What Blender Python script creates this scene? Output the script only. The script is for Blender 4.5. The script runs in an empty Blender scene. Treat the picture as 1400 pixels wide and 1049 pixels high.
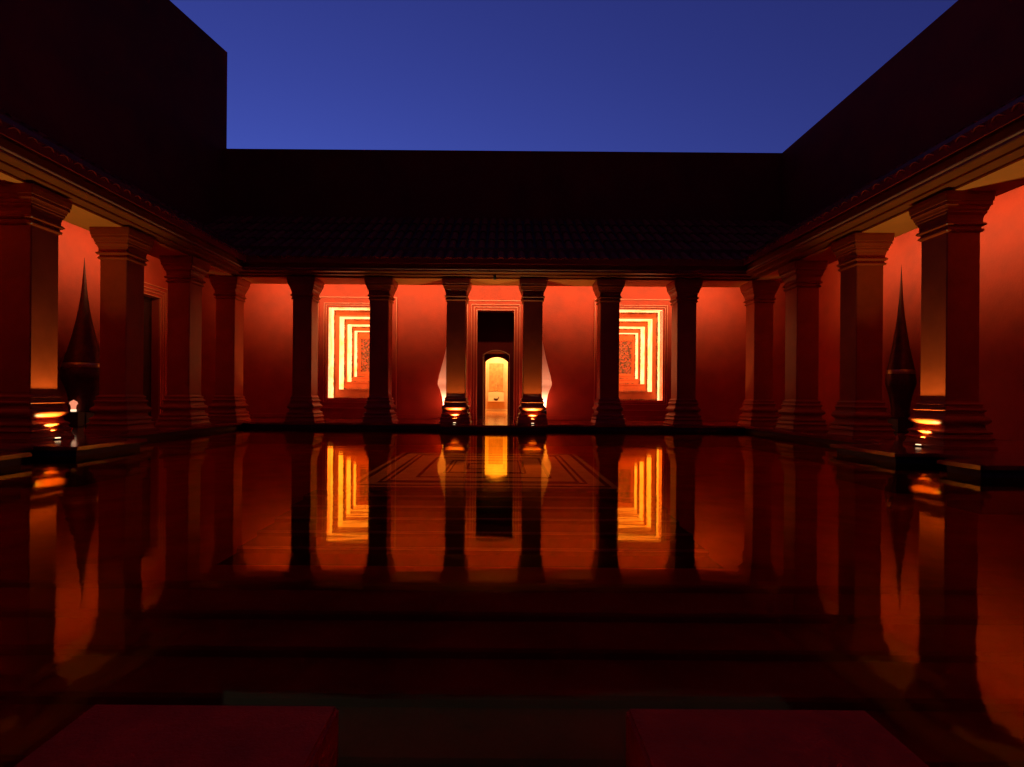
import bpy, bmesh, math, random
from mathutils import Vector, Matrix

random.seed(7)
sc = bpy.context.scene
C = sc.collection
R = math.radians

# ------------------------------------------------------------------ camera
CX, CZ = 0.205, 0.72
cam = bpy.data.cameras.new("camera")
cam.sensor_width = 36.0
cam.lens = 18.77
cam.shift_x = 14.0 / 1400
cam.shift_y = 17.5 / 1400
cam.clip_start = 0.05
cam.clip_end = 1000
co = bpy.data.objects.new("camera", cam)
C.objects.link(co)
co.matrix_world = Matrix.Translation((CX, 0, CZ)) @ Matrix.Rotation(R(90), 4, 'X') @ Matrix.Rotation(R(0.45), 4, 'Z')
sc.camera = co

# ------------------------------------------------------------------ dusk sky, no sun above the horizon
w = bpy.data.worlds.new("World")
sc.world = w
w.use_nodes = True
nt = w.node_tree
bg = nt.nodes['Background']
sky = nt.nodes.new('ShaderNodeTexSky')
sky.sky_type = 'NISHITA'
sky.sun_disc = False
sky.sun_elevation = R(-3.5)
sky.sun_rotation = R(-25)
sky.air_density = 1.0
sky.dust_density = 0.8
sky.ozone_density = 4.8
nt.links.new(sky.outputs[0], bg.inputs[0])
bg.inputs[1].default_value = 3.9

sc.view_settings.view_transform = 'Standard'
sc.view_settings.look = 'None'
sc.view_settings.exposure = 0.0
sc.view_settings.gamma = 1.0
sc.view_settings.use_curve_mapping = False
sc.render.engine = 'CYCLES'
sc.cycles.use_denoising = True
sc.cycles.max_bounces = 8
sc.cycles.diffuse_bounces = 4
sc.cycles.glossy_bounces = 4
sc.cycles.transparent_max_bounces = 8
sc.cycles.sample_clamp_indirect = 3.0
sc.cycles.caustics_reflective = False
sc.cycles.caustics_refractive = False

# light levels
P_COVE_FAR, P_COVE_SIDE = 225.0, 122.0
P_UP_NEAR, P_UP_FAR = 160.0, 125.0
REVEAL_GLOW = 3.1
P_HALL = 95.0
P_LANTERN = 42.0
P_ADDED_SPOT = 2100.0
COVE_COL = (1.0, 0.66, 0.28)
UP_COL = (1.0, 1.02, 0.36)
LED_COL = (1.0, 0.74, 0.30)

# ------------------------------------------------------------------ materials
def mat(name, base, rough=0.6, var=0.12, vscale=2.5, bump=0.15, bscale=60.0, metal=0.0, obj_var=0.0, stain=0.0, spec=0.5):
    m = bpy.data.materials.new(name)
    m.use_nodes = True
    n, l = m.node_tree.nodes, m.node_tree.links
    b = n['Principled BSDF']
    b.inputs['Roughness'].default_value = rough
    b.inputs['Metallic'].default_value = metal
    b.inputs['Specular IOR Level'].default_value = spec
    tc = n.new('ShaderNodeTexCoord')
    no = n.new('ShaderNodeTexNoise')
    no.inputs['Scale'].default_value = vscale
    no.inputs['Detail'].default_value = 6
    no.inputs['Roughness'].default_value = 0.6
    l.new(tc.outputs['Object'], no.inputs['Vector'])
    mp = n.new('ShaderNodeMapRange')
    mp.inputs[1].default_value = 0.3
    mp.inputs[2].default_value = 0.7
    mp.inputs[3].default_value = 1.0 - var
    mp.inputs[4].default_value = 1.0 + var
    l.new(no.outputs[0], mp.inputs[0])
    val = mp.outputs[0]
    if obj_var:
        oi = n.new('ShaderNodeObjectInfo')
        mo = n.new('ShaderNodeMapRange')
        mo.inputs[3].default_value = 1.0 - obj_var
        mo.inputs[4].default_value = 1.0 + obj_var
        l.new(oi.outputs['Random'], mo.inputs[0])
        mm = n.new('ShaderNodeMath')
        mm.operation = 'MULTIPLY'
        l.new(val, mm.inputs[0])
        l.new(mo.outputs[0], mm.inputs[1])
        val = mm.outputs[0]
    if stain:
        n2 = n.new('ShaderNodeTexNoise')
        n2.inputs['Scale'].default_value = 0.9
        n2.inputs['Detail'].default_value = 8
        l.new(tc.outputs['Object'], n2.inputs['Vector'])
        m2 = n.new('ShaderNodeMapRange')
        m2.inputs[1].default_value = 0.5
        m2.inputs[2].default_value = 0.68
        m2.inputs[3].default_value = 1.0
        m2.inputs[4].default_value = 1.0 - stain
        l.new(n2.outputs[0], m2.inputs[0])
        mm2 = n.new('ShaderNodeMath')
        mm2.operation = 'MULTIPLY'
        l.new(val, mm2.inputs[0])
        l.new(m2.outputs[0], mm2.inputs[1])
        val = mm2.outputs[0]
    vm = n.new('ShaderNodeVectorMath')
    vm.operation = 'SCALE'
    vm.inputs[0].default_value = base
    l.new(val, vm.inputs['Scale'])
    l.new(vm.outputs[0], b.inputs['Base Color'])
    rv = n.new('ShaderNodeMapRange')
    rv.inputs[3].default_value = max(0.03, rough - 0.08)
    rv.inputs[4].default_value = min(1.0, rough + 0.08)
    l.new(no.outputs[0], rv.inputs[0])
    l.new(rv.outputs[0], b.inputs['Roughness'])
    if bump:
        nb = n.new('ShaderNodeTexNoise')
        nb.inputs['Scale'].default_value = bscale
        nb.inputs['Detail'].default_value = 4
        l.new(tc.outputs['Object'], nb.inputs['Vector'])
        bp = n.new('ShaderNodeBump')
        bp.inputs['Strength'].default_value = bump
        bp.inputs['Distance'].default_value = 0.01
        l.new(nb.outputs[0], bp.inputs['Height'])
        l.new(bp.outputs[0], b.inputs['Normal'])
    return m

def emit(name, col, strength):
    m = bpy.data.materials.new(name)
    m.use_nodes = True
    n, l = m.node_tree.nodes, m.node_tree.links
    n.remove(n['Principled BSDF'])
    e = n.new('ShaderNodeEmission')
    e.inputs[0].default_value = (*col, 1)
    e.inputs[1].default_value = strength
    l.new(e.outputs[0], n['Material Output'].inputs[0])
    return m

M = {}
M['plaster'] = mat('red_plaster', (0.42, 0.034, 0.009), 0.75, 0.14, 2.2, 0.4, 26, stain=0.13)
M['upper'] = mat('dark_red_render', (0.30, 0.014, 0.005), 0.9, 0.14, 1.2, 0.3, 25, stain=0.16, spec=0.15)
M['archwall'] = mat('deep_red_plaster', (0.17, 0.008, 0.004), 0.8, 0.1, 2.0, 0.2, 45, spec=0.2)
M['bead'] = mat('painted_highlight_bead', (0.34, 0.10, 0.07), 0.3, 0.15, 6.0, 0.1, 60)  # sky glint along the bead, put into a paler colour
M['fillet'] = mat('painted_highlight_fillet', (0.60, 0.14, 0.06), 0.45, 0.10, 5.0, 0.1, 50)  # light catching the narrow moulding edges, painted as a paler tone
M['column'] = mat('terracotta_paint', (0.31, 0.036, 0.007), 0.40, 0.14, 3.0, 0.2, 50, spec=0.14, obj_var=0.10, stain=0.2)
M['cornice'] = mat('terracotta_cornice_paint', (0.24, 0.044, 0.010), 0.40, 0.10, 3.0, 0.12, 60, spec=0.2)
M['ceiling'] = mat('light_tinted_soffit', (0.64, 0.150, 0.018), 0.8, 0.08, 2.0, 0.15, 40)  # light on the soffit from below is put into this paler, warmer paint
M['tile'] = mat('clay_tile', (0.36, 0.026, 0.009), 0.8, 0.2, 9.0, 0.3, 80, obj_var=0.35, spec=0.15)
M['deck'] = mat('roof_underlay', (0.10, 0.012, 0.006), 0.9, 0.2, 3.0, 0.2, 40)
M['floor'] = mat('polished_red_stone', (0.24, 0.030, 0.012), 0.11, 0.2, 3.5, 0.05, 30, stain=0.2)
M['kerb'] = mat('shade_toned_kerb', (0.03, 0.010, 0.008), 0.6, 0.2, 5, 0.2, 40)  # shade under the floor edge, put into the stone as near-black
M['poolfloor'] = mat('dark_pool_tile', (0.34, 0.008, 0.003), 0.6, 0.35, 2.0, 0.1, 20, spec=0.0)
M['pad'] = mat('red_stone_pad', (0.72, 0.020, 0.005), 0.5, 0.22, 7.0, 0.35, 120, stain=0.25, spec=0.06)
M['bronze'] = mat('dark_bronze', (0.07, 0.011, 0.006), 0.5, 0.35, 7.0, 0.3, 30, metal=0.7)
M['brass'] = mat('hammered_brass_band', (0.40, 0.26, 0.10), 0.35, 0.25, 25.0, 0.8, 30, metal=0.9)
M['black'] = mat('black_housing', (0.02, 0.012, 0.010), 0.5, 0.1, 5, 0.05, 50)

M['ring'] = mat('glow_tinted_plaster', (0.56, 0.16, 0.045), 0.7, 0.12, 5.0, 0.25, 45)  # wall plaster with the niche glow mixed into its colour
M['hall'] = mat('golden_plaster', (0.72, 0.44, 0.20), 0.65, 0.12, 3.0, 0.2, 40)
M['hallfloor'] = mat('honey_stone', (0.75, 0.33, 0.09), 0.12, 0.18, 4.0, 0.05, 30)
M['panelwood'] = mat('amber_panel', (0.48, 0.22, 0.06), 0.5, 0.3, 6.0, 0.3, 30)
M['pale'] = mat('pale_stone', (0.80, 0.68, 0.38), 0.5, 0.08, 6.0, 0.1, 40)
M['door'] = mat('dark_red_wood', (0.022, 0.004, 0.003), 0.4, 0.3, 6.0, 0.15, 40)
M['slab'] = mat('ochre_paving', (0.42, 0.16, 0.045), 0.5, 0.22, 5.0, 0.15, 30, spec=0.0)
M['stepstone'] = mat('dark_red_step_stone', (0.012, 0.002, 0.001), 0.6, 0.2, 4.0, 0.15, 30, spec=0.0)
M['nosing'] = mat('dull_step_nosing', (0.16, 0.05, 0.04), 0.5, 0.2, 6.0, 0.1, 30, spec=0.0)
M['inlay'] = mat('dark_inlay', (0.07, 0.018, 0.008), 0.5, 0.2, 6.0, 0.1, 30, spec=0.0)
M['pebble'] = mat('brown_pebble', (0.16, 0.06, 0.03), 0.55, 0.3, 4.0, 0.2, 50, obj_var=0.6)
M['ground'] = mat('bare_earth', (0.12, 0.06, 0.04), 0.95, 0.3, 0.5, 0.3, 10)
M['lens'] = emit('uplight_lens', (1.0, 0.62, 0.32), 2.2)
M['flame'] = emit('lamp_flame_glass', (1.0, 0.30, 0.16), 0.95)
M['flame_base'] = emit('lamp_flame_core', (1.0, 0.70, 0.42), 1.5)

def reveal_glow_mat():  # lit niche reveals: their brightness is put in as emission
    m = bpy.data.materials.new('glow_painted_reveal')
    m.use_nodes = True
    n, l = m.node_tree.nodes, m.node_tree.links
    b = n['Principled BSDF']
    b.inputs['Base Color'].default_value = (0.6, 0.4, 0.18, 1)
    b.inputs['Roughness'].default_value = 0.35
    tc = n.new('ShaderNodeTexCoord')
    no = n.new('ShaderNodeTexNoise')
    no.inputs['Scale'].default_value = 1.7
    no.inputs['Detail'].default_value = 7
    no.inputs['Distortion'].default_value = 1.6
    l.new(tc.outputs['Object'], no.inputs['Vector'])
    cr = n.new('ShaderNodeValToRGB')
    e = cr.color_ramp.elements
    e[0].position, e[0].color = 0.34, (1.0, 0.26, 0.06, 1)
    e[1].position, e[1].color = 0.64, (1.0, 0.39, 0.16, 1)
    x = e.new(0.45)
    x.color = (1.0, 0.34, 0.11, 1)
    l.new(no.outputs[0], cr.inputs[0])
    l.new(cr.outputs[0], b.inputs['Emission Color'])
    b.inputs['Emission Strength'].default_value = REVEAL_GLOW
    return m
M['reveal'] = reveal_glow_mat()

def mosaic_mat():
    m = mat('stone_mosaic', (0.3, 0.07, 0.03), 0.55, 0.1, 6, 0.0)
    n, l = m.node_tree.nodes, m.node_tree.links
    b = n['Principled BSDF']
    tc = n.new('ShaderNodeTexCoord')
    v = n.new('ShaderNodeTexVoronoi')
    v.inputs['Scale'].default_value = 24
    l.new(tc.outputs['Object'], v.inputs['Vector'])
    cr = n.new('ShaderNodeValToRGB')
    e = cr.color_ramp.elements
    e[0].position, e[0].color = 0.2, (0.07, 0.035, 0.015, 1)
    e[1].position, e[1].color = 0.8, (0.38, 0.08, 0.03, 1)
    x = cr.color_ramp.elements.new(0.5)
    x.color = (0.20, 0.10, 0.04, 1)
    sep = n.new('ShaderNodeSeparateColor')
    l.new(v.outputs['Color'], sep.inputs[0])
    l.new(sep.outputs[0], cr.inputs[0])
    l.new(cr.outputs[0], b.inputs['Base Color'])
    bp = n.new('ShaderNodeBump')
    bp.inputs['Strength'].default_value = 0.9
    bp.inputs['Distance'].default_value = 0.02
    bp.invert = True
    l.new(v.outputs['Distance'], bp.inputs['Height'])
    l.new(bp.outputs[0], b.inputs['Normal'])
    return m
M['mosaic'] = mosaic_mat()

def water_mat():
    m = bpy.data.materials.new('still_pool_water')
    m.use_nodes = True
    n, l = m.node_tree.nodes, m.node_tree.links
    n.remove(n['Principled BSDF'])
    tc = n.new('ShaderNodeTexCoord')
    mp = n.new('ShaderNodeMapping')
    mp.inputs['Scale'].default_value = (0.35, 1.0, 1.0)
    l.new(tc.outputs['Object'], mp.inputs['Vector'])
    no = n.new('ShaderNodeTexNoise')
    no.inputs['Scale'].default_value = 1.6
    no.inputs['Detail'].default_value = 3
    l.new(mp.outputs[0], no.inputs['Vector'])
    n2 = n.new('ShaderNodeTexNoise')
    n2.inputs['Scale'].default_value = 14.0
    n2.inputs['Detail'].default_value = 4
    l.new(mp.outputs[0], n2.inputs['Vector'])
    ad = n.new('ShaderNodeMath')
    ad.operation = 'MULTIPLY_ADD'
    ad.inputs[1].default_value = 0.05
    l.new(n2.outputs[0], ad.inputs[0])
    l.new(no.outputs[0], ad.inputs[2])
    bp = n.new('ShaderNodeBump')
    bp.inputs['Strength'].default_value = 0.06
    bp.inputs['Distance'].default_value = 0.05
    l.new(ad.outputs[0], bp.inputs['Height'])
    ge = n.new('ShaderNodeNewGeometry')
    dt = n.new('ShaderNodeVectorMath')
    dt.operation = 'DOT_PRODUCT'
    l.new(ge.outputs['Incoming'], dt.inputs[0])
    l.new(bp.outputs[0], dt.inputs[1])
    def mth(op, a, b):
        q = n.new('ShaderNodeMath')
        q.operation = op
        for i, v in enumerate((a, b)):
            if v is None:
                continue
            if isinstance(v, (int, float)):
                q.inputs[i].default_value = v
            else:
                l.new(v, q.inputs[i])
        return q.outputs[0]
    c_ = mth('ABSOLUTE', dt.outputs['Value'], None)
    p5 = mth('POWER', mth('SUBTRACT', 1.0, c_), 4.6)
    fres = mth('ADD', mth('MULTIPLY', p5, 0.98), 0.02)      # Schlick, the same from both sides of the surface
    gl = n.new('ShaderNodeBsdfGlossy')
    gl.inputs['Color'].default_value = (1.0, 0.68, 0.07, 1)
    gl.inputs['Roughness'].default_value = 0.045
    l.new(bp.outputs[0], gl.inputs['Normal'])
    tr = n.new('ShaderNodeBsdfTransparent')
    tr.inputs['Color'].default_value = (0.90, 0.66, 0.50, 1)
    mx = n.new('ShaderNodeMixShader')
    l.new(fres, mx.inputs[0])
    l.new(tr.outputs[0], mx.inputs[1])
    l.new(gl.outputs[0], mx.inputs[2])
    l.new(mx.outputs[0], n['Material Output'].inputs[0])
    return m
M['water'] = water_mat()

def glow_shell_mat():
    m = bpy.data.materials.new('lit_lantern_shade')
    m.use_nodes = True
    n, l = m.node_tree.nodes, m.node_tree.links
    n.remove(n['Principled BSDF'])
    t = n.new('ShaderNodeBsdfTranslucent')
    t.inputs[0].default_value = (0.85, 0.50, 0.36, 1)
    d = n.new('ShaderNodeBsdfDiffuse')
    d.inputs[0].default_value = (0.6, 0.25, 0.16, 1)
    mx = n.new('ShaderNodeMixShader')
    mx.inputs[0].default_value = 0.25
    l.new(t.outputs[0], mx.inputs[1])
    l.new(d.outputs[0], mx.inputs[2])
    l.new(mx.outputs[0], n['Material Output'].inputs[0])
    return m
M['glow'] = glow_shell_mat()

# ------------------------------------------------------------------ helpers
def link_obj(name, me, parent=None):
    o = bpy.data.objects.new(name, me)
    C.objects.link(o)
    if parent:
        o.parent = parent
    return o

def mesh(name, bm, m, smooth=False):
    bmesh.ops.recalc_face_normals(bm, faces=bm.faces[:])
    me = bpy.data.meshes.new(name)
    bm.to_mesh(me)
    bm.free()
    for mm in (m if isinstance(m, (list, tuple)) else [m]):
        me.materials.append(mm)
    if smooth:
        for p in me.polygons:
            p.use_smooth = True
    return me

def build(name, bm, m, parent=None, smooth=False):
    return link_obj(name, mesh(name, bm, m, smooth), parent)

def thing(name, label, cat, loc=(0, 0, 0), rz=0.0, group=None):
    o = bpy.data.objects.new(name, None)
    C.objects.link(o)
    o.empty_display_size = 0.2
    o.location = loc
    o.rotation_euler = (0, 0, rz)
    return tag(o, label, cat, group)

def tag(o, label, cat, group=None):
    o['label'] = label
    o['category'] = cat
    if group:
        o['group'] = group
    o['kind'] = 'thing'
    return o

def struct(o, kind='structure'):
    o['kind'] = kind
    return o

def box(bm, x0, x1, y0, y1, z0, z1):
    v = [bm.verts.new(p) for p in ((x0, y0, z0), (x1, y0, z0), (x1, y1, z0), (x0, y1, z0),
                                   (x0, y0, z1), (x1, y0, z1), (x1, y1, z1), (x0, y1, z1))]
    for f in ((3, 2, 1, 0), (4, 5, 6, 7), (0, 1, 5, 4), (1, 2, 6, 5), (2, 3, 7, 6), (3, 0, 4, 7)):
        bm.faces.new([v[i] for i in f])

def bevel_all(bm, w=0.01, seg=1):
    bmesh.ops.bevel(bm, geom=bm.edges[:], offset=w, segments=seg, affect='EDGES', clamp_overlap=True)

def square_loft(bm, prof, ch=0.012):
    """stack of chamfered squares, prof = [(half width, z)]"""
    rings = []
    for r, z in prof:
        c = min(ch, r * 0.3)
        pts = [(r, -r + c), (r, r - c), (r - c, r), (-r + c, r), (-r, r - c), (-r, -r + c), (-r + c, -r), (r - c, -r)]
        rings.append([bm.verts.new((x, y, z)) for x, y in pts])
    for a, b in zip(rings, rings[1:]):
        for i in range(8):
            j = (i + 1) % 8
            bm.faces.new((a[i], a[j], b[j], b[i]))
    bm.faces.new(rings[0][::-1])
    bm.faces.new(rings[-1])

def lathe(bm, prof, seg=40, cap=True):
    rings = [[bm.verts.new((r * math.cos(2 * math.pi * i / seg), r * math.sin(2 * math.pi * i / seg), z)) for i in range(seg)] for r, z in prof]
    for a, b in zip(rings, rings[1:]):
        for i in range(seg):
            j = (i + 1) % seg
            bm.faces.new((a[i], a[j], b[j], b[i]))
    if cap:
        bm.faces.new(rings[0][::-1])
        bm.faces.new(rings[-1])

def arc(r0, z0, r1, z1, bulge, n=5):
    """points from (r0,z0) to (r1,z1) bowed outwards by bulge"""
    out = []
    for i in range(n + 1):
        t = i / n
        out.append((r0 + (r1 - r0) * t + bulge * math.sin(math.pi * t), z0 + (z1 - z0) * t))
    return out

def area(name, loc, rot, sx, sy, power, col, spread=180):
    L = bpy.data.lights.new(name, 'AREA')
    L.shape = 'RECTANGLE'
    L.size, L.size_y = sx, sy
    L.energy = power
    L.color = col
    L.spread = R(spread)
    o = bpy.data.objects.new(name, L)
    C.objects.link(o)
    o.location = loc
    o.rotation_euler = rot
    return o

def aim(o, d, up='Y'):
    o.rotation_euler = Vector(d).to_track_quat('-Z', up).to_euler()

# ================================================================== SETTING
FX = 6.835            # half distance between the inner faces of the side colonnades
FY = 14.04            # front face of the far colonnade
WX = 9.445            # gallery side walls
WY = 16.65            # far gallery wall
SP = 2.024            # column spacing
HS = 0.25             # half shaft
CEIL = 4.60
BD = 0.82              # depth of the beam over the columns
Y0 = 2.6              # near end of the side galleries

# ground sheet out to the horizon
bm = bmesh.new()
s = 400
bm.faces.new([bm.verts.new(p) for p in ((-s, -s, -0.9), (s, -s, -0.9), (s, s, -0.9), (-s, s, -0.9))])
struct(build('ground', bm, M['ground']))

# pool basin floor
bm = bmesh.new()
box(bm, -7.3, 7.3, -3.6, 14.2, -0.85, -0.55)
struct(build('pool_floor', bm, M['poolfloor']))

# near terrace behind the camera
bm = bmesh.new()
box(bm, -12, 12, -9, -3.0, -0.85, 0.0)
bevel_all(bm, 0.015)
struct(build('terrace_floor', bm, M['floor']))

# gallery floor: a U with the stepped edge the photo shows
edge_r = [(6.2, Y0), (6.2, 5.86), (5.26 + CX, 5.86), (5.26 + CX, 6.45), (5.85 + CX, 6.45), (5.85 + CX, 7.14),
          (5.26 + CX, 7.14), (5.26 + CX, 8.55), (6.42, 8.55), (6.42, 13.70)]
edge_l = [(-x, y) for x, y in edge_r]
mid = [(1.32, 13.70), (1.32, 13.22), (-1.32, 13.22), (-1.32, 13.70)]
outer = [(-9.40, Y0), (-9.40, 16.60), (-0.575, 16.60), (-0.575, 16.64), (0.575, 16.64), (0.575, 16.60), (9.40, 16.60), (9.40, Y0)]
loop = edge_r + mid + edge_l[::-1] + outer
bm = bmesh.new()
vs = [bm.verts.new((x, y, 0.0)) for x, y in loop]
f = bm.faces.new(vs)
bmesh.ops.recalc_face_normals(bm, faces=[f])
if f.normal.z < 0:
    f.normal_flip()
ext = bmesh.ops.extrude_face_region(bm, geom=[f])
for v in [g for g in ext['geom'] if isinstance(g, bmesh.types.BMVert)]:
    v.co.z = -0.05
top_edges = [e for e in bm.edges if all(abs(v.co.z) < 1e-6 for v in e.verts)]
bmesh.ops.bevel(bm, geom=top_edges, offset=0.012, segments=2, affect='EDGES')
bmesh.ops.triangulate(bm, faces=[q for q in bm.faces if len(q.verts) > 4])
struct(build('gallery_floor', bm, M['floor']))

# recessed dark kerb under the floor edge
def inset(loop_, d):
    out = []
    for i, (x, y) in enumerate(loop_):
        out.append((x, y))
    return out
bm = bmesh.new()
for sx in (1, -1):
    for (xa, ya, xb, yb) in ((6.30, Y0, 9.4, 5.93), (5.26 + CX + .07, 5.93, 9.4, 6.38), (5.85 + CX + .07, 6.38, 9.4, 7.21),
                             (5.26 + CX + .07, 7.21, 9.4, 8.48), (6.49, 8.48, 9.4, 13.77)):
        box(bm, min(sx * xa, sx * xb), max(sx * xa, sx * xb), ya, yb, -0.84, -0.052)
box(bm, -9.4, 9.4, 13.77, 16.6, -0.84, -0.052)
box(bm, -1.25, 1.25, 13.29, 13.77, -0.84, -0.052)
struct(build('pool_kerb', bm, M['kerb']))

# water
bm = bmesh.new()
bmesh.ops.create_grid(bm, x_segments=4, y_segments=4, size=1)
for v in bm.verts:
    v.co.x *= 7.4
    v.co.y = 5.55 + v.co.y * 8.6
    v.co.z = -0.14
wo = struct(build('pool_water', bm, M['water']))
if wo.data.polygons[0].normal.z < 0:
    wo.data.flip_normals()

# ------------------------------------------------------------------ gallery walls
NX, NA, NZ0, NZ1 = 4.30, 0.905, 0.63, 3.45      # light niches: centre, half width, sill, head
fw = thing('gallery_wall', 'long red plaster wall behind the far colonnade with the doorway and glowing niches', 'wall')
bm = bmesh.new()
T = 0.30
def wbox(x0, x1, z0, z1):
    box(bm, x0, x1, WY, WY + T, z0, z1)
wbox(-9.745, -NX - NA, -0.05, 4.7)
wbox(-NX - NA, -NX + NA, -0.05, NZ0)
wbox(-NX - NA, -NX + NA, NZ1, 4.7)
wbox(-NX + NA, -0.575, -0.05, 4.7)
wbox(-0.575, 0.575, 3.39, 4.7)
wbox(0.575, NX - NA, -0.05, 4.7)
wbox(NX - NA, NX + NA, -0.05, NZ0)
wbox(NX - NA, NX + NA, NZ1, 4.7)
wbox(NX + NA, 9.745, -0.05, 4.7)
build('wall_face', bm, M['plaster'], fw)
bm = bmesh.new()
for x0, x1 in ((-9.44, -0.89), (0.89, 9.44)):
    box(bm, x0, x1, WY - 0.025, WY, 0.002, 0.13)
bevel_all(bm, 0.006)
build('skirting', bm, M['plaster'], fw)

DY0, DY1 = 13.85, 15.0
lw = thing('gallery_wall', 'red plaster side wall with the dark doorway in it, below the tall dark wall', 'wall')
bm = bmesh.new()
box(bm, -WX - T, -WX, Y0, DY0, -0.05, 4.7)
box(bm, -WX - T, -WX, DY0, DY1, 3.40, 4.7)
box(bm, -WX - T, -WX, DY1, WY - 0.002, -0.05, 4.7)
build('wall_face', bm, M['plaster'], lw)
rw = thing('gallery_wall', 'plain red plaster side wall with no door, glowing orange along its top', 'wall')
bm = bmesh.new()
box(bm, WX, WX + T, Y0, WY - 0.002, -0.05, 4.7)
build('wall_face', bm, M['plaster'], rw)

# gallery ceilings
bm = bmesh.new()
box(bm, -9.44, 9.44, FY + BD + 0.002, WY - 0.002, CEIL, CEIL + 0.08)
tag(build('gallery_ceiling', bm, M['ceiling']), 'strip of lit ceiling over the far gallery, above the doorway', 'ceiling')
for sx, lab in ((-1, 'ceiling of the side gallery with the dark door, above the columns'), (1, 'ceiling of the doorless side gallery, opposite the dark door')):
    bm = bmesh.new()
    xs = sorted((sx * (FX + BD + 0.002), sx * (WX - 0.002)))
    box(bm, xs[0], xs[1], Y0, FY + BD - 0.001, CEIL, CEIL + 0.08)
    tag(build('gallery_ceiling', bm, M['ceiling']), lab, 'ceiling')

# ------------------------------------------------------------------ upper walls
bm = bmesh.new()
box(bm, -8.728, 9.5, 16.96, 17.4, 4.72, 8.52)
o = tag(build('upper_wall', bm, M['upper']), 'dark blank upper wall across the far end, under the blue sky', 'wall')
bm = bmesh.new()
prof = [(1.0, 9.2), (14.3, 11.22), (17.22, 11.74)]
xs = (-9.2, -8.73)
rows = []
for x in xs:
    rows.append([bm.verts.new((x, y, z)) for y, z in [(1.0, 4.72)] + prof + [(17.22, 4.72)]])
bm.faces.new(rows[0])
bm.faces.new(rows[1][::-1])
k = len(rows[0])
for i in range(k):
    j = (i + 1) % k
    bm.faces.new((rows[0][i], rows[0][j], rows[1][j], rows[1][i]))
o = tag(build('upper_wall', bm, M['upper']), 'tallest dark wall with a sloping top, ending in a sharp vertical edge against the sky', 'wall')
bm = bmesh.new()
box(bm, 9.05, 9.5, 1.0, 16.957, 4.72, 8.52)
o = tag(build('upper_wall', bm, M['upper']), 'dark upper side wall whose straight top runs down to the far corner', 'wall')

# ------------------------------------------------------------------ entablatures
def extrude_profile(bm, prof, side):
    """prof: (o, z) o = distance towards the courtyard from the column face. side: 'far','left','right' mitred at the inner corners"""
    A, B = [], []
    for o_, z in prof:
        if side == 'far':
            A.append(bm.verts.new((-(FX - o_), FY - o_, z)))
            B.append(bm.verts.new(((FX - o_), FY - o_, z)))
        else:
            sx = -1 if side == 'left' else 1
            A.append(bm.verts.new((sx * (FX - o_), Y0, z)))
            B.append(bm.verts.new((sx * (FX - o_), FY - o_ - 0.001, z)))
    n_ = len(prof)
    for i in range(n_):
        j = (i + 1) % n_
        bm.faces.new((A[i], A[j], B[j], B[i]))
    bm.faces.new(A[::-1])
    bm.faces.new(B)

sof_p = [(-BD, 3.80), (0.0, 3.80), (0.0, 3.822), (-BD, 3.822)]
beam_p = [(-BD, 3.824), (0.0, 3.824), (0.0, 4.62), (-BD, 4.62)]
fas_p = [(0.545, 4.06), (0.565, 4.06), (0.565, 4.225), (0.545, 4.225)]
cor_p = [(0.002, 3.845), (0.19, 3.845), (0.20, 3.855), (0.20, 3.885), (0.39, 3.885), (0.405, 3.90), (0.405, 3.935), (0.002, 3.935)]
bead_p = [(0.002, 3.937), (0.415, 3.937)] + [(0.42 + 0.018 * math.cos(a), 3.956 + 0.018 * math.sin(a)) for a in [R(x) for x in (-80, -45, 0, 45, 80)]] + [(0.40, 3.976), (0.002, 3.976)]
frz_p = [(0.002, 3.978), (0.375, 3.978), (0.385, 4.02), (0.40, 4.09), (0.44, 4.10), (0.002, 4.10)]
for side, lab in (('far', 'moulded red beam and cornice spanning the eight far columns'),
                  ('left', 'moulded side beam with amber-lit cornice steps, on the side of the dark door'),
                  ('right', 'moulded side beam with amber-lit cornice steps, on the side without a door')):
    t = thing('entablature', lab, 'beam', group='beams round the courtyard')
    for nm, p in (('soffit', sof_p), ('fascia', fas_p), ('beam', beam_p), ('cornice', cor_p), ('bead_moulding', bead_p), ('frieze', frz_p)):
        bm = bmesh.new()
        extrude_profile(bm, p, side)
        build(nm, bm, {'bead_moulding': M['bead'], 'soffit': M['ceiling'], 'fascia': M['upper']}.get(nm, M['cornice']), t)

# ------------------------------------------------------------------ tiled roofs
EO = 0.52
XE, YE = FX - EO, FY - EO
SL = 0.63
ZE = 4.13
ANG = math.atan(SL)
def tile_mesh(L=0.80, r0=0.105, r1=0.088, th=0.014, n_=5):
    bm = bmesh.new()
    def half(r, y):
        return [bm.verts.new((r * math.cos(math.pi * i / n_), y, r * math.sin(math.pi * i / n_))) for i in range(n_ + 1)]
    a, b, c, d = half(r0, 0), half(r1, L), half(r0 - th, 0), half(r1 - th, L)
    for i in range(n_):
        bm.faces.new((a[i], a[i + 1], b[i + 1], b[i]))
        bm.faces.new((c[i + 1], c[i], d[i], d[i + 1]))
        bm.faces.new((a[i + 1], a[i], c[i], c[i + 1]))
    bm.faces.new((a[0], b[0], d[0], c[0]))
    bm.faces.new((b[n_], a[n_], c[n_], d[n_]))
    me = mesh('roof_tile', bm, M['tile'])
    return me
TILE = tile_mesh()
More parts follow.
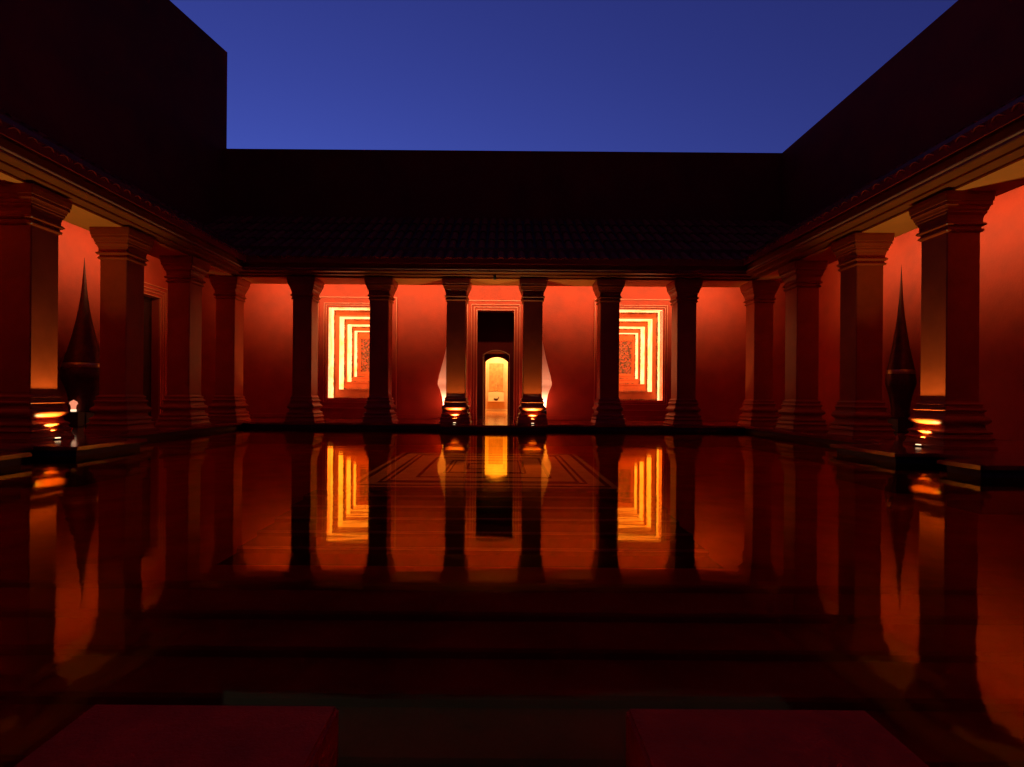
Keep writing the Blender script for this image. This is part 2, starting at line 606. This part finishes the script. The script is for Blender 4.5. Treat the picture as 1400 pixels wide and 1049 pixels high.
def roof(side, lab):
    t = thing('tiled_roof', lab, 'roof', group='clay tile roofs round the courtyard')
    if side == 'far':
        P = lambda u, h: Vector((u, YE + h, ZE + SL * h))
        H = 16.955 - YE
        u0, u1 = -8.72, 9.04
        lo = lambda u: max(0.0, abs(u) - XE)
        rz = 0.0
        poly = [(-XE, 0), (XE, 0), (9.04, 9.04 - XE), (9.04, H), (-8.72, H), (-8.72, 8.72 - XE)]
    else:
        sx = -1 if side == 'left' else 1
        P = lambda u, h: Vector((sx * (XE + h), u, ZE + SL * h))
        H = (8.725 if sx < 0 else 9.045) - XE
        u0, u1 = Y0 + 0.1, YE + H
        lo = lambda u: max(0.0, u - YE)
        rz = R(90) if sx < 0 else R(-90)
        poly = [(Y0, 0), (YE, 0), (YE + H, H), (Y0, H)]
    bm = bmesh.new()
    top = [bm.verts.new(P(u, h)) for u, h in poly]
    bot = [bm.verts.new(P(u, h) - Vector((0, 0, 0.025))) for u, h in poly]
    bm.faces.new(top)
    bm.faces.new(bot[::-1])
    for i in range(len(poly)):
        j = (i + 1) % len(poly)
        bm.faces.new((top[i], bot[i], bot[j], top[j]))
    build('roof_deck', bm, M['deck'], t)
    SLEN = H / math.cos(ANG)
    ncol = int((u1 - u0) / 0.262)
    nc = max(3, round(SLEN / 0.80))
    expo = (SLEN + 0.03) / nc
    rnd = random.Random(side)
    for i in range(ncol):
        u = u0 + (i + 0.5) * (u1 - u0) / ncol
        l0 = lo(u) / math.cos(ANG)
        for k_ in range(nc):
            s0 = k_ * expo - 0.03
            s1 = (k_ + 1) * expo - 0.03 + (0.05 if k_ < nc - 1 else 0.0)
            a = max(s0, l0 + (0.04 if l0 > 0 else -1))
            if s1 - a < 0.15:
                continue
            o = link_obj('roof_tile', TILE, t)
            p = P(u + rnd.uniform(-0.006, 0.006), a * math.cos(ANG))
            o.location = p + Vector((0, 0, 0.012 + 0.012 * (k_ > 0)))
            o.rotation_euler = (ANG - R(1.6) + rnd.uniform(-0.008, 0.008), rnd.uniform(-0.03, 0.03), rz + rnd.uniform(-0.01, 0.01))
            o.scale = (1, (s1 - a) / 0.80, 1)
    return t
roof('far', 'dark clay barrel tile roof sloping to the courtyard over the far colonnade')
roof('left', 'dark clay barrel tile roof below the tallest dark wall')
roof('right', 'dark clay barrel tile roof over the colonnade opposite the dark door')

# ------------------------------------------------------------------ columns
cap_prof = ([(.25, 3.222), (.275, 3.232)] + arc(.275, 3.235, .275, 3.272, .012, 4) + [(.262, 3.278), (.262, 3.305)] +
            arc(.285, 3.315, .285, 3.362, .022, 5) + [(.272, 3.372), (.274, 3.42), (.284, 3.465), (.303, 3.498), (.308, 3.502), (.308, 3.535),
             (.320, 3.540), (.326, 3.575), (.338, 3.602), (.350, 3.607), (.350, 3.655), (.360, 3.662), (.366, 3.72), (.370, 3.75), (.370, 3.799)])
base_prof = ([(.405, .001), (.405, .040), (.392, .048), (.378, .085), (.372, .120)] + arc(.376, .126, .374, .166, .016, 5) +
             [(.362, .172), (.350, .196), (.346, .204)] + arc(.350, .210, .340, .268, .022, 6) + [(.322, .276), (.308, .300), (.304, .335), (.306, .350)] +
             arc(.322, .356, .318, .470, .038, 8) + [(.304, .478), (.296, .505), (.296, .540)] +
             arc(.306, .548, .303, .585, .012, 4) + [(.286, .592), (.280, .630)] + arc(.284, .638, .280, .668, .008, 4) + [(.262, .675), (.251, .700), (.25, .735)])
bm = bmesh.new(); square_loft(bm, cap_prof); ME_CAP = mesh('capital', bm, M['column'])
bm = bmesh.new(); square_loft(bm, base_prof); ME_BASE = mesh('base', bm, M['column'])
bm = bmesh.new(); square_loft(bm, [(.25, .736), (.25, 3.221)]); ME_SHAFT = mesh('shaft', bm, M['column'])
def column(x, y, label):
    t = thing('stone_column', label, 'column', (x, y, 0), 0, 'square red columns round the courtyard')
    for nm, me in (('base', ME_BASE), ('shaft', ME_SHAFT), ('capital', ME_CAP)):
        link_obj(nm, me, t)
    return t
CY = FY + HS
CXS = FX + HS
far_labels = ['red column at the inner corner of the courtyard on the side of the dark door',
              'dark column beside the glowing niche nearest the dark side door, on its corner side',
              'dark column overlapping the glowing niche nearest the dark side door',
              'uplit column beside the arched doorway, on its side towards the dark door',
              'uplit column beside the arched doorway, on its side away from the dark door',
              'dark column overlapping the glowing niche farthest from the dark side door',
              'dark column beside the glowing niche farthest from the dark side door, on its corner side',
              'red column at the inner corner of the courtyard opposite the dark-door corner']
for i in range(8):
    column(-CXS + i * 2 * CXS / 7, CY, far_labels[i])
left_labels = ['red column between the dark side door and the courtyard corner',
               'red column between the pointed bronze lantern with a flame and the dark side door',
               'near column with an amber-lit face beside the pointed lantern and its small flame',
               'dark column nearest the viewer on the dark-door side']
right_labels = ['second column from the courtyard corner on the doorless side',
                'red column half hiding the pointed lantern on the doorless side',
                'near column with an amber-lit face on the doorless side',
                'dark column nearest the viewer on the doorless side']
for k in range(4):
    y = CY - (k + 1) * SP
    column(-CXS, y, left_labels[k])
    column(CXS, y, right_labels[k])

# ------------------------------------------------------------------ frames
def ring_frame(name, parent, m, plane, cx, z0, z1, hin, bands, four=True, axis='y', face=1):
    """nested mouldings around an opening. bands: (inner offset, outer offset, proud)"""
    for a, b, pr in bands:
        bm = bmesh.new()
        def pc(u0, u1, za, zb):
            if axis == 'y':
                box(bm, cx + u0, cx + u1, plane - pr, plane + 0.0, za, zb)
            else:
                box(bm, plane, plane + pr, cx + u0, cx + u1, za, zb)
        zb0 = z0 - b if four else z0
        pc(-hin - b, -hin - a, zb0, z1 + b)
        pc(hin + a, hin + b, zb0, z1 + b)
        pc(-hin - a, hin + a, z1 + a, z1 + b)
        if four:
            pc(-hin - a, hin + a, z0 - b, z0 - a)
        bmesh.ops.remove_doubles(bm, verts=bm.verts[:], dist=1e-5)
        build(name, bm, M['fillet'] if b - a < 0.03 else m, parent)

# ------------------------------------------------------------------ glowing stepped niches
steps_y = [WY, 17.20, 17.80, 18.40, 18.82]
steps_a = [0.905, 0.75, 0.665, 0.595, 0.53]
steps_t = [3.45, 3.25, 3.08, 2.94, 2.75]
steps_b = [0.63, 0.90, 1.16, 1.35, 1.50]
def niche(sx, label):
    t = thing('light_niche', label, 'niche', (sx * NX, 0, 0), 0, 'glowing stepped niches in the far wall')
    ring_frame('frame_moulding', t, M['plaster'], WY - 0.001, 0, NZ0, NZ1, NA,
               [(0.0, 0.050, 0.030), (0.051, 0.072, 0.065), (0.073, 0.115, 0.045), (0.116, 0.137, 0.075), (0.138, 0.30, 0.035), (0.301, 0.322, 0.075)])
    for k in range(4):
        y0, y1, a, a2 = steps_y[k], steps_y[k + 1], steps_a[k], steps_a[k + 1]
        zt, zb, zt2, zb2 = steps_t[k], steps_b[k], steps_t[k + 1], steps_b[k + 1]
        ys = y0 + (0.05 if k else -0.028)
        bm = bmesh.new()
        th = 0.05 if k else -0.004
        th = abs(th)
        box(bm, -a - th, -a, ys, y1, zb - th, zt + th)
        box(bm, a, a + th, ys, y1, zb - th, zt + th)
        box(bm, -a, a, ys, y1, zt, zt + th)
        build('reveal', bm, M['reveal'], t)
        bm = bmesh.new()
        box(bm, -a, a, ys, y1, zb - th, zb)
        build('sill', bm, M['ring'], t)
        # the step: a ring facing the courtyard, set inside the reveal
        bm = bmesh.new()
        yr = y1 + 0.001
        for x0, x1, za, zc in ((-a - th, -a2, zb - th, zt + th), (a2, a + th, zb - th, zt + th), (-a2, a2, zt2, zt + th), (-a2, a2, zb - th, zb2)):
            box(bm, x0, x1, yr, yr + 0.048, za, zc)
        build('step_frame', bm, M['ring'], t)
        # a thin raised fillet round the inner edge of the step
        bm = bmesh.new()
        q = 0.028
        for x0, x1, za, zc in ((-a2 - q, -a2 + .004, zb2 - q, zt2 + q), (a2 - .004, a2 + q, zb2 - q, zt2 + q),
                               (-a2 + .004, a2 - .004, zt2 - .004, zt2 + q), (-a2 + .004, a2 - .004, zb2 - q, zb2 + .004)):
            box(bm, x0, x1, yr - 0.022, yr - 0.001, za, zc)
        build('fillet', bm, M['ring'], t)
        # row of small stones lying on the sill
        rnd = random.Random(k * 7 + sx)
        bm = bmesh.new()
        n_ = int(2 * a / 0.075)
        for i in range(n_):
            r = rnd.uniform(0.018, 0.036)
            mt = Matrix.Translation((-a + 0.05 + i * (2 * a - 0.1) / max(1, n_ - 1), y1 - 0.055 + rnd.uniform(-.02, .02), zb + r * 0.55)) @ Matrix.Diagonal((1.3, 1, rnd.uniform(.6, 1), 1))
            bmesh.ops.create_icosphere(bm, subdivisions=1, radius=r, matrix=mt)
        for sg in (-1, 1):
            m_ = int((zt - zb) / 0.07)
            for i in range(m_):
                r = rnd.uniform(0.018, 0.034)
                mt = Matrix.Translation((sg * (a - r * 0.4), y1 - 0.035 + rnd.uniform(-.02, .02), zb + 0.03 + i * (zt - zb - 0.06) / max(1, m_ - 1))) @ Matrix.Diagonal((0.8, 1, rnd.uniform(1.2, 2.0), 1))
                bmesh.ops.create_icosphere(bm, subdivisions=1, radius=r, matrix=mt)
        for i in range(n_):
            r = rnd.uniform(0.016, 0.034)
            mt = Matrix.Translation((-a + 0.05 + i * (2 * a - 0.1) / max(1, n_ - 1), y1 - 0.035 + rnd.uniform(-.02, .02), zt - r * 0.4)) @ Matrix.Diagonal((1.6, 1, .8, 1))
            bmesh.ops.create_icosphere(bm, subdivisions=1, radius=r, matrix=mt)
        o = build('pebble_row', bm, M['pebble'], t)
        o['kind'] = 'stuff'
    a, zt, zb, y = steps_a[4], steps_t[4], steps_b[4], steps_y[4]
    bm = bmesh.new()
    box(bm, -a - .06, a + .06, y + 0.055, y + 0.10, zb - .06, zt + .06)
    build('mosaic_panel', bm, M['mosaic'], t)
    bm = bmesh.new()
    q = 0.05
    for x0, x1, za, zc in ((-a, -a + q, zb, zt), (a - q, a, zb, zt), (-a + q, a - q, zt - q, zt), (-a + q, a - q, zb, zb + q)):
        box(bm, x0, x1, y + 0.030, y + 0.054, za, zc)
    build('panel_frame', bm, M['ring'], t)
    return t
niche(-1, 'glowing golden stepped niche nearer the dark side door, mosaic panel at its back')
niche(1, 'glowing golden stepped niche on the doorless side of the doorway, mosaic panel at its back')

# ------------------------------------------------------------------ central doorway and hall behind it
dw = thing('doorway', 'tall moulded red door surround framing the dark opening to the lit arch', 'doorway', (0, 0, 0))
ring_frame('frame_moulding', dw, M['plaster'], WY - 0.001, 0, 0.002, 3.39, 0.575,
           [(0.0, 0.022, 0.050), (0.023, 0.085, 0.030), (0.086, 0.108, 0.065), (0.109, 0.165, 0.040), (0.166, 0.188, 0.085), (0.189, 0.285, 0.060), (0.286, 0.310, 0.095)], four=False)
sdw = thing('doorway', 'dark side doorway with a pale-edged moulded frame in the red wall', 'doorway', (0, 0, 0))
ring_frame('frame_moulding', sdw, M['plaster'], -WX + 0.001, (DY0 + DY1) / 2, 0.002, 3.40, (DY1 - DY0) / 2,
           [(0.0, 0.022, 0.050), (0.023, 0.085, 0.030), (0.086, 0.108, 0.065), (0.109, 0.165, 0.040), (0.166, 0.188, 0.085), (0.189, 0.275, 0.060), (0.276, 0.300, 0.095)], four=False, axis='x')
bm = bmesh.new()
box(bm, -WX - 0.245, -WX - 0.20, DY0 + 0.002, DY1 - 0.002, 0.003, 3.398)
door = build('door_leaf', bm, M['door'], sdw)
for zc, hh in ((0.75, 0.55), (1.95, 0.50), (2.92, 0.33)):
    for yc in (-0.27, 0.27):
        bm = bmesh.new()
        yy = (DY0 + DY1) / 2 + yc
        box(bm, -WX - 0.199, -WX - 0.182, yy - 0.21, yy + 0.21, zc - hh, zc + hh)
        bevel_all(bm, 0.008)
        build('door_panel', bm, M['door'], door)

# vestibule (dark) y 16.95 .. 19.0, arch wall, passage, golden hall to 26
hall = thing('arched_hall', 'golden lit hall seen through the arch inside the tall dark doorway', 'hall')
bm = bmesh.new()
box(bm, -1.7, 1.7, WY + 0.0, 19.0, -0.06, -0.003)
build('vestibule_floor', bm, M['floor'], hall)
bm = bmesh.new()
box(bm, -1.8, -1.55, WY + T + .002, 19.0, -0.05, 4.2)
box(bm, 1.55, 1.8, WY + T + .002, 19.0, -0.05, 4.2)
box(bm, -1.8, 1.8, WY + T + .002, 19.0, 4.2, 4.3)
build('vestibule_wall', bm, M['plaster'], hall)

def arch_wall(bm, x0, x1, ztop, y0, y1, hw, zs, rise, n_=14, bead=None):
    """wall with a segmental arch opening"""
    rad = (hw * hw + rise * rise) / (2 * rise)
    zc = zs + rise - rad
    pts = []
    a0 = math.asin(hw / rad)
    for i in range(n_ + 1):
        a = -a0 + 2 * a0 * i / n_
        pts.append((rad * math.sin(a), zc + rad * math.cos(a)))
    out = [(-hw, 0.0)] + pts + [(hw, 0.0)]
    F = [bm.verts.new((x, y0, z)) for x, z in out]
    B = [bm.verts.new((x, y1, z)) for x, z in out]
    for i in range(len(out) - 1):
        bm.faces.new((F[i], F[i + 1], B[i + 1], B[i]))
    for V, y in ((F, y0), (B, y1)):
        bl, br = bm.verts.new((x0, y, 0)), bm.verts.new((x1, y, 0))
        tl, tr = bm.verts.new((x0, y, ztop)), bm.verts.new((x1, y, ztop))
        tops = [bm.verts.new((x, y, ztop)) for x, z in pts]
        bm.faces.new((bl, V[0], V[1], tops[0], tl))
        bm.faces.new((V[-1], br, tr, tops[-1], V[-2]))
        for i in range(len(pts) - 1):
            bm.faces.new((V[i + 1], V[i + 2], tops[i + 1], tops[i]))
    return out
bm = bmesh.new()
ol = arch_wall(bm, -1.8, 1.8, 4.3, 19.002, 19.30, 0.455, 2.18, 0.16)
build('arch_wall', bm, M['archwall'], hall)
bm = bmesh.new()      # thin raised bead round the arch
def arch_band(bm, pts, grow, y0, y1):
    cxm = sum(p[0] for p in pts) / len(pts)
    inn, outn = [], []
    for x, z in pts:
        dx, dz = (x, max(0.0, z - 1.9))
        ln = math.hypot(x, dz) or 1
        ux, uz = x / ln, dz / ln
        outn.append((x + ux * grow, z + uz * grow))
    rows = []
    for y in (y0, y1):
        rows.append(([bm.verts.new((x, y, z)) for x, z in pts], [bm.verts.new((x, y, z)) for x, z in outn]))
    for i in range(len(pts) - 1):
        (a0_, b0_), (a1_, b1_) = rows
        bm.faces.new((a0_[i], a0_[i + 1], b0_[i + 1], b0_[i]))
        bm.faces.new((b0_[i], b0_[i + 1], b1_[i + 1], b1_[i]))
        bm.faces.new((a0_[i + 1], a0_[i], a1_[i], a1_[i + 1]))
arch_band(bm, ol, 0.03, 18.965, 19.001)
build('arch_bead', bm, M['fillet'], hall)
bm = bmesh.new()
arch_wall(bm, -0.9, 0.9, 3.0, 20.6, 20.85, 0.43, 2.06, 0.18)
build('inner_arch', bm, M['archwall'], hall)
bm = bmesh.new()
box(bm, -0.58, -0.47, 19.302, 20.598, 0, 2.6)
box(bm, 0.47, 0.58, 19.302, 20.598, 0, 2.6)
box(bm, -0.47, 0.47, 19.302, 20.598, 2.35, 2.6)
build('passage_wall', bm, M['plaster'], hall)
bm = bmesh.new()
box(bm, -1.25, 1.25, 19.002, 26.1, -0.06, -0.001)
build('hall_floor', bm, M['hallfloor'], hall)
bm = bmesh.new()
box(bm, -1.2, -0.95, 20.852, 26.0, 0, 3.1)
box(bm, 0.95, 1.2, 20.852, 26.0, 0, 3.1)
box(bm, -1.2, 1.2, 26.0, 26.2, 0, 3.1)
build('hall_wall', bm, M['hall'], hall)
bm = bmesh.new()
box(bm, -1.2, 1.2, 20.852, 26.2, 3.1, 3.2)
build('hall_ceiling', bm, M['hall'], hall)
bm = bmesh.new()
box(bm, -0.95, 0.95, 25.97, 25.999, 0.001, 0.09)
bevel_all(bm, 0.008)
build('skirting', bm, M['pale'], hall)
pan = thing('wall_panel', 'tall amber carved panel on the end wall of the golden hall', 'panel', (-0.07, 25.999, 0))
bm = bmesh.new()
box(bm, -0.35, 0.35, -0.03, -0.001, 0.96, 2.32)
build('board', bm, M['panelwood'], pan)
bm = bmesh.new()
for x0, x1, za, zc in ((-0.39, -0.351, 0.96, 2.36), (0.351, 0.39, 0.96, 2.36), (-0.351, 0.351, 2.321, 2.36)):
    box(bm, x0, x1, -0.045, -0.001, za, zc)
build('panel_frame', bm, M['hall'], pan)
bm = bmesh.new()
lathe(bm, [(0.02, 0.965), (0.085, 0.97), (0.10, 1.02), (0.07, 1.08), (0.085, 1.14), (0.06, 1.21), (0.035, 1.24), (0.05, 1.29), (0.035, 1.34), (0.004, 1.37)], 18)
for v in bm.verts:
    v.co.y = v.co.y * 0.3 - 0.045
build('carved_relief', bm, M['panelwood'], pan, True)
bas = thing('basin_shelf', 'pale lit stone block with a curved top under the amber panel', 'shelf', (-0.07, 25.999, 0))
bm = bmesh.new()
pts = [(-0.38, 0.50), (0.38, 0.50)] + [(0.38 - 0.76 * i / 10, 0.90 + 0.045 * math.sin(math.pi * i / 10)) for i in range(11)]
F = [bm.verts.new((x, -0.28, z)) for x, z in pts]
B = [bm.verts.new((x, -0.046, z)) for x, z in pts]
bm.faces.new(F)
bm.faces.new(B[::-1])
for i in range(len(pts)):
    j = (i + 1) % len(pts)
    bm.faces.new((F[i], F[j], B[j], B[i]))
build('block', bm, M['pale'], bas)
bm = bmesh.new()
box(bm, -0.42, 0.42, -0.42, -0.046, 0.45, 0.498)
bevel_all(bm, 0.01)
build('ledge', bm, M['hall'], bas)
bowl = thing('boat_bowl', 'small dark boat-shaped bowl on the ledge before the pale block', 'bowl', (-0.07, 25.64, 0.50))
bm = bmesh.new()
lathe(bm, [(0.05, 0.0), (0.06, 0.02), (0.10, 0.06), (0.12, 0.11), (0.11, 0.11), (0.085, 0.06), (0.03, 0.035)], 20)
for v in bm.verts:
    v.co.y *= 0.5
    v.co.z += 0.35 * abs(v.co.x) ** 1.5 * (v.co.z / 0.11)
build('hull', bm, M['bronze'], bowl, True)
bm = bmesh.new()
lathe(bm, [(0.018, 0.11), (0.022, 0.14), (0.012, 0.18), (0.002, 0.21)], 10)
for v in bm.verts:
    v.co.x += 0.13
build('prow', bm, M['bronze'], bowl, True)

# hall lamps: two warm area lights standing in for its unseen fittings
area('hall_light', (0, 23.3, 3.05), (0, 0, 0), 1.2, 4.0, P_HALL, (1.0, 0.62, 0.26))
L = area('hall_light', (-0.0, 25.2, 2.9), (0, 0, 0), 1.4, 0.4, P_HALL * 0.5, (1.0, 0.72, 0.30))
aim(L, (0, 0.7, -1.2))

# ------------------------------------------------------------------ cove lights behind the beams
Lc = 2 * FX + 1.2
o = area('cove_light', (0, FY + BD + 0.03, 3.93), (0, 0, 0), Lc, 0.06, P_COVE_FAR, COVE_COL, 134)
aim(o, (0, 1, 0.12), 'Z')
def along(o, xax, d):
    zax = -Vector(d).normalized()
    xax = Vector(xax)
    yax = zax.cross(xax).normalized()
    xax = yax.cross(zax).normalized()
    o.rotation_euler = Matrix((xax, yax, zax)).transposed().to_euler()
along(o, (1, 0, 0), (0, 1, 0.12))
for sx in (-1, 1):
    o = area('cove_light', (sx * (FX + BD + 0.03), (Y0 + FY) / 2, 3.98), (0, 0, 0), FY - Y0, 0.06, P_COVE_SIDE, COVE_COL, 128)
    along(o, (0, 1, 0), (sx, 0, 0.12))

# ------------------------------------------------------------------ uplights
def uplight(x, y, dx, dy, power, label, tilt=0.12, cone=86):
    """(dx,dy) points from the lamp to its column"""
    t = thing('floor_uplight', label, 'uplight', (x, y, 0), math.atan2(dy, dx) - R(90), 'small uplights at the feet of columns')
    bm = bmesh.new()
    box(bm, -0.06, 0.06, -0.035, 0.035, 0.001, 0.022)
    bevel_all(bm, 0.004)
    build('housing', bm, M['black'], t)
    bm = bmesh.new()
    box(bm, -0.034, 0.034, -0.018, 0.018, 0.0225, 0.034)
    build('lens', bm, M['lens'], t)
    Ls = bpy.data.lights.new('uplight_beam', 'SPOT')
    Ls.energy = power
    Ls.color = UP_COL
    Ls.spot_size = R(cone)
    Ls.spot_blend = 0.6
    Ls.shadow_soft_size = 0.02
    s_ = bpy.data.objects.new('uplight_beam', Ls)
    C.objects.link(s_)
    s_.location = (x, y, 0.07)
    aim(s_, (dx * tilt, dy * tilt, 1))
    return t
uo = 0.462
uplight(-CXS + uo, CY - 3 * SP, -1, 0, P_UP_NEAR, 'tiny white uplight at the foot of the near amber column on the dark-door side')
uplight(CXS - uo, CY - 3 * SP, 1, 0, P_UP_NEAR, 'tiny white uplight at the foot of the near amber column on the doorless side')
c4 = -CXS + 3 * 2 * CXS / 7
uplight(c4, CY - uo, 0, 1, P_UP_FAR, 'tiny uplight at the foot of the doorway column towards the dark side door', 0.12, 82)
uplight(-c4, CY - uo, 0, 1, P_UP_FAR, 'tiny uplight at the foot of the doorway column away from the dark side door', 0.12, 82)

uplight(-5.72, 15.05, -1, -0.18, 45, 'tiny uplight behind the column next to the dark-door corner, half hidden by its base', 0.7, 52)
uplight(5.72, 15.05, 1, -0.18, 45, 'tiny uplight behind the column next to the doorless corner, half hidden by its base', 0.7, 52)

# ------------------------------------------------------------------ pointed lanterns
lan_prof = [(.255, .335), (.25, .40), (.255, .50), (.27, .62), (.30, .76), (.345, .90), (.40, 1.02), (.418, 1.08), (.412, 1.16), (.395, 1.24)]
cone_prof = [(.395, 1.245), (.375, 1.35), (.345, 1.46), (.30, 1.63), (.24, 1.86), (.185, 2.11), (.14, 2.34), (.10, 2.58), (.068, 2.84), (.044, 3.10), (.026, 3.34), (.012, 3.56), (.003, 3.70)]
def lantern(x, y, label, lit, squash=1.0):
    t = thing('pointed_lantern', label, 'lantern', (x, y, 0), 0, 'tall pointed lanterns against the walls')
    t.scale = (squash, squash, 1)
    m = M['glow'] if lit else M['bronze']
    bm = bmesh.new()
    box(bm, -0.25, 0.25, -0.25, 0.25, 0.001, 0.30)
    bevel_all(bm, 0.012)
    build('plinth', bm, M['black'], t)
    bm = bmesh.new()
    lathe(bm, [(.20, .301), (.26, .305), (.265, .33), (.255, .334)], 36)
    build('foot_ring', bm, M['bronze'], t, False)
    bm = bmesh.new()
    lathe(bm, lan_prof, 40, cap=False)
    build('body', bm, m, t, True)
    bm = bmesh.new()
    lathe(bm, cone_prof, 40, cap=False)
    build('spire', bm, m, t, True)
    if not lit:
        bm = bmesh.new()
        lathe(bm, [(.388, 1.275), (.3915, 1.278), (.374, 1.368), (.371, 1.371)], 40, cap=False)
        build('band', bm, M['brass'], t, True)
    else:
        Lp = bpy.data.lights.new('lantern_bulb', 'POINT')
        Lp.energy = P_LANTERN
        Lp.color = (1.0, 0.62, 0.40)
        Lp.shadow_soft_size = 0.06
        p = bpy.data.objects.new('lantern_bulb', Lp)
        C.objects.link(p)
        p.location = (x, y, 0.50)
    return t
lantern(-1.32, 16.19, 'glowing white-pink pointed lantern behind the doorway column towards the dark side door', True)
lantern(1.30, 16.19, 'glowing white-pink pointed lantern behind the doorway column away from the dark side door', True)
lantern(-9.0, 11.75, 'dark bronze pointed lantern with a small flame at its foot', False)
lantern(9.0, 11.78, 'dark bronze pointed lantern half hidden by a column, without a flame', False, 0.68)

# small flame lamp standing before the dark lantern
t = thing('flame_lamp', 'tiny pink-white flame-shaped lamp at the foot of the dark bronze lantern', 'lamp', (-8.92, 11.38, 0))
bm = bmesh.new()
box(bm, -0.17, 0.17, -0.10, 0.10, 0.001, 0.32)
bevel_all(bm, 0.01)
build('stand', bm, M['black'], t)
bm = bmesh.new()
lathe(bm, [(.05, .322), (.052, .365), (.045, .37)], 16)
build('lamp_cup', bm, M['flame_base'], t, True)
bm = bmesh.new()
n_ = 20
rows = []
for (r, z) in [(.042, .371), (.045, .42), (.056, .47), (.075, .505)]:
    rows.append([bm.verts.new((r * math.cos(2 * math.pi * i / n_), r * math.sin(2 * math.pi * i / n_), z + (0.03 * math.cos(4 * 2 * math.pi * i / n_) if z > .5 else 0))) for i in range(n_)])
for a_, b_ in zip(rows, rows[1:]):
    for i in range(n_):
        j = (i + 1) % n_
        bm.faces.new((a_[i], a_[j], b_[j], b_[i]))
tip = bm.verts.new((0, 0, .575))
for i in range(n_):
    bm.faces.new((rows[-1][i], rows[-1][(i + 1) % n_], tip))
bm.faces.new(rows[0][::-1])
build('flame_glass', bm, M['flame'], t, True)

# ------------------------------------------------------------------ submerged platform and steps
pf = thing('pool_platform', 'submerged ochre paved platform with dark concentric inlay lines, under the water before the doorway', 'platform', (0, 7.3, -0.24))
PX, PY = 1.45, 1.70
bm = bmesh.new()
box(bm, -PX, PX, -PY, PY, -0.30, 0)
build('slab', bm, M['slab'], pf)
for hx, hy, wd in ((1.38, 1.62, .05), (1.16, 1.40, .03), (1.08, 1.32, .03), (0.80, 1.02, .04), (0.52, 0.66, .03), (0.46, 0.60, .02), (0.26, 0.28, .03)):
    bm = bmesh.new()
    for x0, x1, ya, yb in ((-hx, -hx + wd, -hy, hy), (hx - wd, hx, -hy, hy), (-hx + wd, hx - wd, -hy, -hy + wd), (-hx + wd, hx - wd, hy - wd, hy)):
        box(bm, x0, x1, ya, yb, 0.001, 0.006)
    build('inlay_frame', bm, M['inlay'], pf)
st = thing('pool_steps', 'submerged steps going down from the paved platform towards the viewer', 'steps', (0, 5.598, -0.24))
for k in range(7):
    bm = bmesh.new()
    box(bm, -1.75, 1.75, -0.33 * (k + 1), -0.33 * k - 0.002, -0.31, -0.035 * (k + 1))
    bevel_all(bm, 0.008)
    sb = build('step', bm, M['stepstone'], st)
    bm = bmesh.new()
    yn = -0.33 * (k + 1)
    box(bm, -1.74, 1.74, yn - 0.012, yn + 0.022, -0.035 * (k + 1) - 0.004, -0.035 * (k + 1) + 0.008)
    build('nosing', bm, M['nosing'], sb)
bs = thing('basin_steps', 'wide shallow submerged steps crossing the near part of the dark pool', 'steps', (0, 3.2, -0.50))
for k in range(6):
    bm = bmesh.new()
    box(bm, -4.6 + 0.22 * k, 4.6 - 0.22 * k, -0.30 * (k + 1) - 0.001, -0.30 * k, -0.049, 0.20 - 0.035 * k)
    bevel_all(bm, 0.012)
    build('step', bm, M['poolfloor'], bs)
sp_ = thing('added_spotlight', 'added unseen spotlight under the cornice above the doorway, put there to light the pool platform', 'spotlight', (0, FY - 0.27, 3.83))  # added lamp, there only to light the submerged platform
bm = bmesh.new()
lathe(bm, [(.025, -.10), (.035, -.10), (.038, 0.0), (.03, .014)], 18)
build('added_lamp_body', bm, M['black'], sp_, True)
Ls = bpy.data.lights.new('added_pool_spot', 'SPOT')
Ls.energy = P_ADDED_SPOT
Ls.color = (1.0, 0.50, 0.16)
Ls.spot_size = R(29)
Ls.spot_blend = 0.55
Ls.shadow_soft_size = 0.02
so = bpy.data.objects.new('added_pool_spot', Ls)
C.objects.link(so)
so.location = (0, FY - 0.27, 3.70)
aim(so, (0, 8.2 - FY + .27, -0.24 - 3.70))

# ------------------------------------------------------------------ stone pads at the near edge of the pool
def pad(x0, x1, label):
    bm = bmesh.new()
    box(bm, x0, x1, -0.1, 1.32, -0.55, -0.045)
    bmesh.ops.bevel(bm, geom=bm.edges[:], offset=0.008, segments=2, affect='EDGES')
    return tag(build('stone_pad', bm, M['pad']), label, 'stone pad', 'red stone pads standing in the near water')
pad(-1.00 + CX, -0.395 + CX, 'square red stone pad in the near water with faint amber flecks on top')
pad(0.312 + CX, 0.905 + CX, 'plain dark red stone pad in the near water, on the doorless side')
